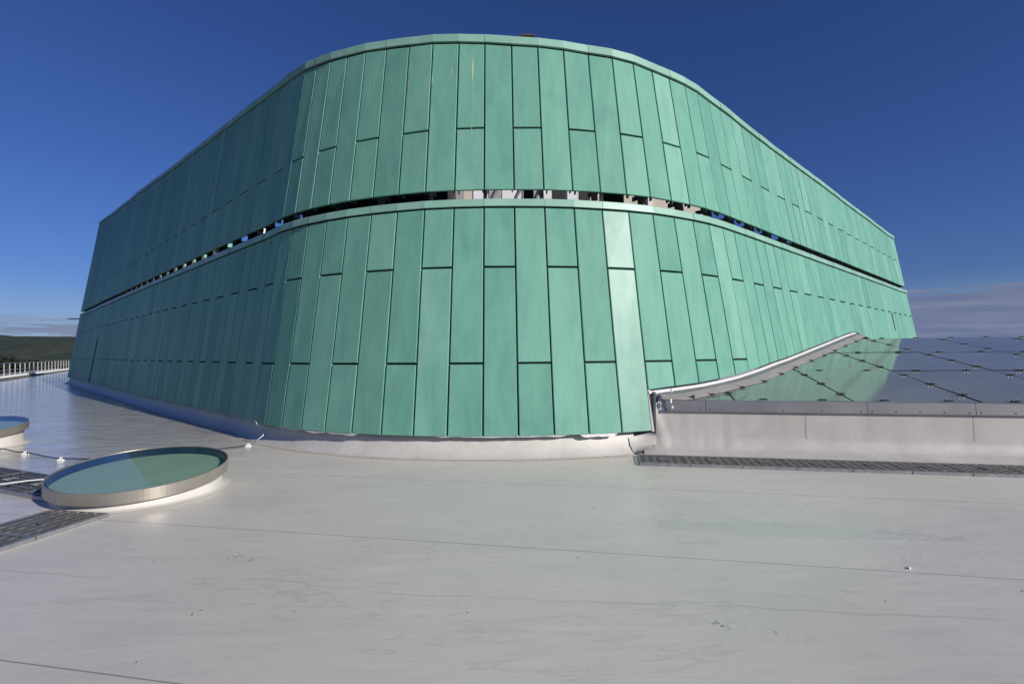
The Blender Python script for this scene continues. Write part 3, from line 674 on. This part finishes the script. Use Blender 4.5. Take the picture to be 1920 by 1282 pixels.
# crumpled bundle, clip and dark notch at the near corner
mb=MB(); rows=[]
for i in range(15):
    z=-1.84+i*.034; row=[]
    for j in range(15):
        s=1.22+j*.022; w=noise.noise(Vector((s*5,z*3,3)))*.09+noise.noise(Vector((s*11,z*5,1)))*.03+(.10*(j/14)**3)
        row.append(G(s+.10*(i/14)**2,16.88-w*.5+ (i/14)*.12,z+.03*noise.noise(Vector((s*6,z*6,8)))))
    rows.append(row)
mb.grid(rows); mb.build('crumpled_membrane',FOLD,gr,smooth=True)
mb=MB(); mb.face([G(1.66,16.9,GZ0),G(2.5,16.9,GZ0),G(2.95,17.6,GZ0+.03),G(1.5,17.4,GZ0+.10)]); mb.build('corner_sheet',GREYSHEET,gr)
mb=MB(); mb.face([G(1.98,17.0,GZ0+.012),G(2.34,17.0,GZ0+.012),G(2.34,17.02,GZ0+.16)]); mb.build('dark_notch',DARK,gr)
cl=empty('roof_anchor_clip',G(1.6,16.7,-1.5),'small white cable clip standing at the corner of the glass roof plinth','cable clip')
mb=MB(); mb.tube([G(1.58,16.72,-1.75),G(1.57,16.70,-1.55),G(1.60,16.70,-1.38),G(1.62,16.70,-1.28)],.012,6); mb.build('rod',STEEL,cl)
for (s,z,h) in ((1.63,-1.26,.10),(1.60,-1.60,.13),(1.64,-1.76,.08)):
    mb=MB(); mb.tube([G(s,16.70,z),G(s,16.70,z+h)],.035,8); mb.build('clip_block',WHITE,cl)
# ---------------------------------------------------------------- drainage gratings
def grating(name,label,group,p0,ang,width,length,clip=True):
    root=empty(name,(p0[0],p0[1],-EYE),label,'drain grate',group); u=Vector((math.cos(ang),math.sin(ang),0)); w=Vector((-math.sin(ang),math.cos(ang),0)); o=Vector((p0[0],p0[1],-EYE))
    L=length-.018
    mb=MB()
    zt=.075
    mb.box(o+Vector((0,0,.0)),u*L,w*.02,(0,0,zt-.012)); mb.box(o+w*(width-.02),u*L,w*.02,(0,0,zt-.012))
    mb.box(o+w*.0+Vector((0,0,zt-.012)),u*L,w*.075,(0,0,.012)); mb.box(o+w*(width-.075)+Vector((0,0,zt-.012)),u*L,w*.075,(0,0,.012))
    mb.box(o+w*.075+Vector((0,0,zt-.012)),u*.022,w*(width-.15),(0,0,.012)); mb.box(o+u*(L-.022)+w*.075+Vector((0,0,zt-.012)),u*.022,w*(width-.15),(0,0,.012))
    mb.build('frame',STEEL,root)
    mb=MB(); nb=6; inn=width-.15
    for b in range(nb):                             # wavy load bars
        c=.075+inn*(b+.5)/nb; n=36; a=[];q=[];a2=[];q2=[]
        for i in range(n+1):
            f=i/n*L; off=.010*math.sin(i/n*L*2*math.pi/.11*.5)
            hw=inn/nb*.20
            for lst,sgn,dz in ((a,-1,-.004),(q,1,-.004),(a2,-1,-.05),(q2,1,-.05)):
                pt=o+u*f+w*(c+off+sgn*hw)+Vector((0,0,zt+dz)); lst.append(tuple(pt))
        mb.grid([q,a]); mb.grid([a,a2]); mb.grid([q2,q])
    for i in range(int(L/.15)):
        p=o+u*(.03+i*.15)+w*.075+Vector((0,0,zt-.045)); mb.box(p,u*.014,w*inn,(0,0,.012))
    mb.build('bars',GRILL,root)
    mb=MB(); mb.face([tuple(o+u*0+Vector((0,0,.012))),tuple(o+u*L+Vector((0,0,.012))),tuple(o+u*L+w*width+Vector((0,0,.012))),tuple(o+w*width+Vector((0,0,.012)))]); mb.build('channel',DARK,root)
    if clip:
        mb=MB(); c=o+u*(L*.5-.12)+w*(width*.5-.14)+Vector((0,0,zt-.002)); mb.box(c,u*.24,w*.28,(0,0,.010))
        for i in (0,1,2): mb.box(c+u*(.03+i*.075)+Vector((0,0,.010)),u*.02+w*.06,w*.2,(0,0,.008))
        mb.build('locking_plate',simple('worn_steel_plate',(.22,.21,.21),.5,.5,.3,30) if 'worn_steel_plate' not in bpy.data.materials else bpy.data.materials['worn_steel_plate'],root)
    return root
ORD=['first','second','third','fourth','fifth','sixth','seventh','eighth','ninth','tenth','eleventh','twelfth','thirteenth','fourteenth']
g0=None
for i in range(14):
    p=UX*(.60+1.34*i)+UN*15.07
    lab='%s steel drain grate from the left in the row before the white plinth'%ORD[i]
    if g0 is None: g0=grating('drain_grate',lab,'grates along the white plinth',p,AL,1.27,1.34)
    else:
        r=dup(g0,Vector((UX.x,UX.y,0))*1.34*i*S); r['label']=lab
g1=None
for i in range(4):
    p=UX*(-9.85)+UN*(8.72-1.34*(i+1))
    lab=['steel drain grate touching the near side of the large round skylight','second steel grate towards the viewer from the large skylight, at the left edge','third steel grate towards the viewer from the large skylight','fourth steel grate towards the viewer from the large skylight'][i]
    if g1 is None: g1=grating('drain_grate',lab,'grates running towards the viewer at left',p,AL+math.pi/2,1.42,1.34)
    else:
        r=dup(g1,-Vector((UN.x,UN.y,0))*1.34*i*S); r['label']=lab
g2=None; a2=math.radians(-24+180); u2=Vector((math.cos(a2),math.sin(a2),0)); nn=Vector((.407,.914,0))
for i in range(6):
    t=Vector((.914,-.407,0)); p=nn*7.73+t*(-13.75-.0)
    lab='steel grate running left from behind the large skylight, %s from it'%ORD[i]
    if g2 is None: g2=grating('drain_grate',lab,'grates running left behind the large skylight',p,a2,1.34,1.34)
    else:
        r=dup(g2,u2*1.34*i*S); r['label']=lab
# ---------------------------------------------------------------- round skylights
def skylight(c,R,tx,ty,label,inner=.22):
    root=empty('round_skylight',(c[0],c[1],-EYE),label,'skylight','round skylights')
    def P(r,a,dz): x=r*math.cos(a); y=r*math.sin(a); return (c[0]+x,c[1]+y,c[2]+tx*x+ty*y+dz)
    n=120; A=[2*math.pi*i/n for i in range(n)]
    def ring(rs,name,mat,smooth=True):
        mb=MB(); mb.grid([[P(r,a,dz) for a in A] for r,dz in rs],close=True)
        return mb.build(name,mat,root,smooth=False)
    ring([(R-.035,-.012),(R-.03,0),(R-.006,0),(R,-.008),(R,-.245),(R-.02,-.25),(R-.14,-.25)],'rim',RIM)
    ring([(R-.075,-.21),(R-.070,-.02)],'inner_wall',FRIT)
    mb=MB(); mb.grid([[P(r,a,-.19) for a in A] for r in (R-.074,1.1,.6,.02)],close=True); mb.build('diffuser',TEAL,root)
    mb=MB(); mb.grid([[P(r,a,-.012) for a in A] for r in (R-.034,1.1,.6,.005)],close=True); mb.build('glass',SKYG,root)
    mb=MB(); rows=[]
    for f,rr in ((0,R-.14),(.85,R-.13),(.94,R-.09),(1.0,R+.05)):
        row=[]
        for a in A:
            q=P(R-.14,a,-.2); z=q[2]*(1-f)+(-EYE+.004)*f; w=.012*noise.noise(Vector((math.cos(a)*5,math.sin(a)*5,f*3)))
            row.append((c[0]+(rr+w)*math.cos(a),c[1]+(rr+w)*math.sin(a),z))
        rows.append(row)
    mb.grid(rows,close=True); mb.build('membrane_kerb',UPST,root,smooth=True)
    for a in (-1.95,-.2,2.3):
        mb=MB(); mb.grid([[P(R+.003,a,-.01),P(R+.003,a+.008,-.01)],[P(R+.003,a,-.24),P(R+.003,a+.008,-.24)]]); mb.build('rim_joint',BOLT,root)
    return root
skylight((-8.64,12.35,-2.60),1.76,-.016,.0976,'large round teal-glass skylight with a beige rim, nearest to the viewer')
skylight((-19.35,18.55,-2.46),1.76,-.016,.0976,'round skylight reflecting blue sky, cut by the left edge of the photo')
# ---------------------------------------------------------------- lightning conductor and white cable
lc=empty('lightning_conductor',(-15,16.8,-EYE),'thin dark cable on white feet crossing the roof behind the large skylight','cable')
path=[(-21,19.5),(-17.4,17.9),(-15.76,17.1),(-13.7,16.04),(-12.1,16.0),(-9.55,17.6),(-9.1,18.2)]
mb=MB(); pts=[]
for (a,b) in zip(path,path[1:]):
    for i in range(6): pts.append((a[0]+(b[0]-a[0])*i/6,a[1]+(b[1]-a[1])*i/6+.03*math.sin(i),-EYE+.07-.02*math.sin(i/6*math.pi)))
mb.tube(pts,.018,6); mb.build('conductor',DARK,lc)
for (x,y) in path[1:4]+[path[-1]]:
    mb=MB(); mb.box((x-.07,y-.06,-EYE),(.14,0,0),(0,.12,0),(0,0,.06)); mb.box((x-.03,y-.03,-EYE+.06),(.06,0,0),(0,.06,0),(0,0,.05)); mb.build('foot',WHITE,lc)
wc=MB(); wc.tube([W3(-8.9,-3.15,-.25),W3(-8.3,-3.08,-.05),W3(-8.1,-2.9,.05),W3(-8.3,-2.7,.08),W3(-8.55,-2.52,-.03),W3(-8.7,-2.44,-.03)],.018,8)
tag(wc.build('white_cable',WHITE,None,True),'short white cable hanging from the copper panels to the roof at left','cable')
w2=MB(); w2.tube([(-14.2,11.2,-3.06),(-12.3,12.4,-3.03),(-11.8,12.9,-3.03),(-10.9,13.6,-3.10)],.014,6)
tag(w2.build('thin_white_wire',WHITE),'thin white wire lying across the grates left of the large skylight','wire')
db=MB(); db.box((5.71,7.67,-EYE),(.028,.01,0),(0,.025,0),(0,0,.022),1); db.box((5.67,7.68,-EYE),(.035,.0,0),(0,.025,0),(0,0,.010),0)
tag(db.build('plastic_scrap',[DARK,WHITE]),'tiny black and white plastic scrap lying alone on the grey roof at right','scrap')
cr=MB(); rr=random.Random(5)
def litter(cx,cy,n,sp):
    for i in range(n):
        x=cx+rr.gauss(0,sp); y=cy+rr.gauss(0,sp*.7); a=rr.random()*3; l=.008+rr.random()*.02; cr.box((x,y,-EYE),(l*math.cos(a),l*math.sin(a),0),(-.3*l*math.sin(a),.3*l*math.cos(a),0),(0,0,.006))
litter(-4.35,8.35,9,.09); litter(-4.1,8.2,5,.05); litter(-3.95,6.55,4,.04)
for i in range(46): litter(rr.uniform(-7,9),rr.uniform(5.2,14),1,.01)
tag(cr.build('roof_litter',simple('dry_leaf_crumbs',(.05,.04,.025),.9)),'dark crumbs of dry leaf scattered over the grey roof','litter',kind='stuff')
# ---------------------------------------------------------------- guard rail at the far left edge
POSTM=simple('weathered_white_post',(.55,.54,.52),.5,0,.1,5)
R0=Vector((-72.3,75.0,0)); R1=Vector((-98.4,117.0,0)); rd=(R1-R0).normalized(); gl=empty('guard_rail',(-72,75,-EYE),'white post-and-rail guard fence along the far left roof edge','railing')
sp_=(R1-R0).length/17
for i in range(-9,19):
    p=R0+rd*sp_*i; mb=MB(); mb.box((p.x-.055,p.y,-EYE),(.11,0,0),(0,.06,0),(0,0,2.12)); mb.build('post',POSTM,gl)
    mb=MB(); mb.box((p.x-.13,p.y-.1,-EYE+.12),(.26,0,0),(0,.3,0),(0,0,.24)); mb.build('base_block',WHITE,gl)
    mb=MB(); q=p+rd*sp_*.5; mb.box((q.x-.13,q.y-.1,-EYE+.12),(.26,0,0),(0,.3,0),(0,0,.22)); mb.build('base_block',WHITE,gl)
a=R0-rd*sp_*10; b=R0+rd*sp_*18.5
for z,rd_ in ((2.12,.055),(1.15,.05)):
    mb=MB(); mb.tube([(a.x,a.y,-EYE+z),(b.x,b.y,-EYE+z)],rd_,8); mb.build('rail',STEEL,gl)
pk=MB(); nrm=Vector((-rd.y,rd.x,0)); 
pk.box((a-nrm*-.2)+Vector((0,0,-EYE-1)),(b-a),-nrm*.0+Vector((1.2,.5,0)),(0,0,1.12)); tag(pk.build('roof_edge_kerb',simple('weathered_kerb_stone',(.24,.22,.18),.8,0,.35,2.0,.3)),'weathered stone-coloured kerb under the white guard fence','kerb')
pw=MB(); a3=a+nrm*2.2; b3=b+nrm*2.2; pw.box((a3.x,a3.y,-EYE-2),(b-a),nrm*.6,(0,0,2.35)); tag(pw.build('outer_parapet',simple('pale_parapet_concrete',(.42,.43,.44),.7,0,.12,.6)),'low pale parapet wall just beyond the white guard fence','parapet')
# ---------------------------------------------------------------- landscape
gd=MB(); gm=Mat('valley_ground'); gf=gm.noise(gm.scale((.01,.01,.01)),1.0,6,.6)
gm=gm.set(color=gm.ramp(gf,[(.3,(.030,.040,.018)),(.55,(.05,.055,.025)),(.75,(.07,.06,.035))]),rough=.9)
gd.face([(-16000,-9000,-30),(16000,-9000,-30),(16000,20000,-30),(-16000,20000,-30)]); tag(gd.build('valley_floor',gm),kind='structure')
hm=Mat('wooded_hillside'); h1=hm.noise(hm.scale((.008,.008,.03)),1,6,.65); h2=hm.noise(hm.scale((.05,.05,.12)),1,4,.7)
hc=hm.mix(.9,hm.ramp(h1,[(.3,(.012,.026,.014)),(.5,(.020,.036,.017)),(.62,(.036,.044,.018)),(.75,(.048,.042,.018))]),hm.ramp(h2,[(.36,(.35,.38,.42)),(.62,(1.7,1.6,1.4))]),'MULTIPLY')
hm=hm.set(color=hc,rough=.95,normal=hm.bump(h2,1.0,4.0))
hb=MB(); rows=[]
for j in range(40):
    y=900+j*55; row=[]
    for i in range(90):
        az_=math.radians(-78+i*.62); f=j/39
        prof=math.sin(min(1,f*1.25)*math.pi/2)**1.2 if f<.8 else math.cos((f-.8)/.2*1.2)
        r=y/math.cos(math.radians(42)); H=(.0262+.0016*noise.noise(Vector((i*.12,0,0))))*(900+31*55)/math.cos(math.radians(42))
        base=-30; z=base+(H-base)*max(0,prof)+(16*noise.noise(Vector((i*.16,j*.22,2)))+7*noise.noise(Vector((i*.5,j*.5,7))))*math.sin(f*math.pi)
        fall=min(1,max(0,(-18-math.degrees(az_))/14)); z=base-2+(z-base)*fall
        row.append((r*math.sin(az_),r*math.cos(az_),z))
    rows.append(row)
hb.grid(rows); tag(hb.build('wooded_hill',hm,None,True),kind='structure')
# tree crowns covering the hillside and the darker wood in front
def crowns(name,mat,spots,label,seed):
    rg=random.Random(seed); vs_=[];fs=[]
    for (x,y,z,r) in spots:
        n=60
        for q in range(n):
            u=rg.uniform(-1,1); a=rg.uniform(0,2*math.pi); rr_=math.sqrt(1-u*u); ln=r*rg.uniform(.55,1.08)
            c=Vector((x+rr_*math.cos(a)*ln,y+rr_*math.sin(a)*ln,z+abs(u)*ln*1.15+r*.1)); e=r*rg.uniform(.10,.20)
            t=Vector((rg.gauss(0,1),rg.gauss(0,1),rg.gauss(0,1))).normalized(); w=t.orthogonal().normalized(); v2=t.cross(w)
            i=len(vs_); vs_ += [c+w*e,c+v2*e,c-w*e,c-v2*e]; fs.append((i,i+1,i+2,i+3))
    me=bpy.data.meshes.new(name); me.from_pydata(vs_,[],fs); me.materials.append(mat); o=bpy.data.objects.new(name,me); scene.collection.objects.link(o)
    return tag(o,label,'wood',kind='stuff')
fm=Mat('dark_foliage'); ff=fm.noise(fm.scale((.3,.3,.3)),1,3,.6); fm=fm.set(color=fm.ramp(ff,[(.3,(.006,.010,.005)),(.7,(.016,.022,.009))]),rough=.9)
sp=[]; rg=random.Random(3)
for i in range(260):
    az_=rg.uniform(-.90,-.70); Y=rg.uniform(92,130); x=math.tan(az_)*Y; hgt=(1.84+.9-max(0,(az_+.80))*30 - rg.random()*1.3)
    r=rg.uniform(2.4,3.6); sp.append((x,Y,hgt-r*1.25,r))
    sp.append((x+rg.uniform(-2,2),Y-2,hgt-r*1.25-4,r*1.3))
crowns('dark_tree_belt',fm,sp,'dark belt of trees below the roof edge behind the white guard fence',1)
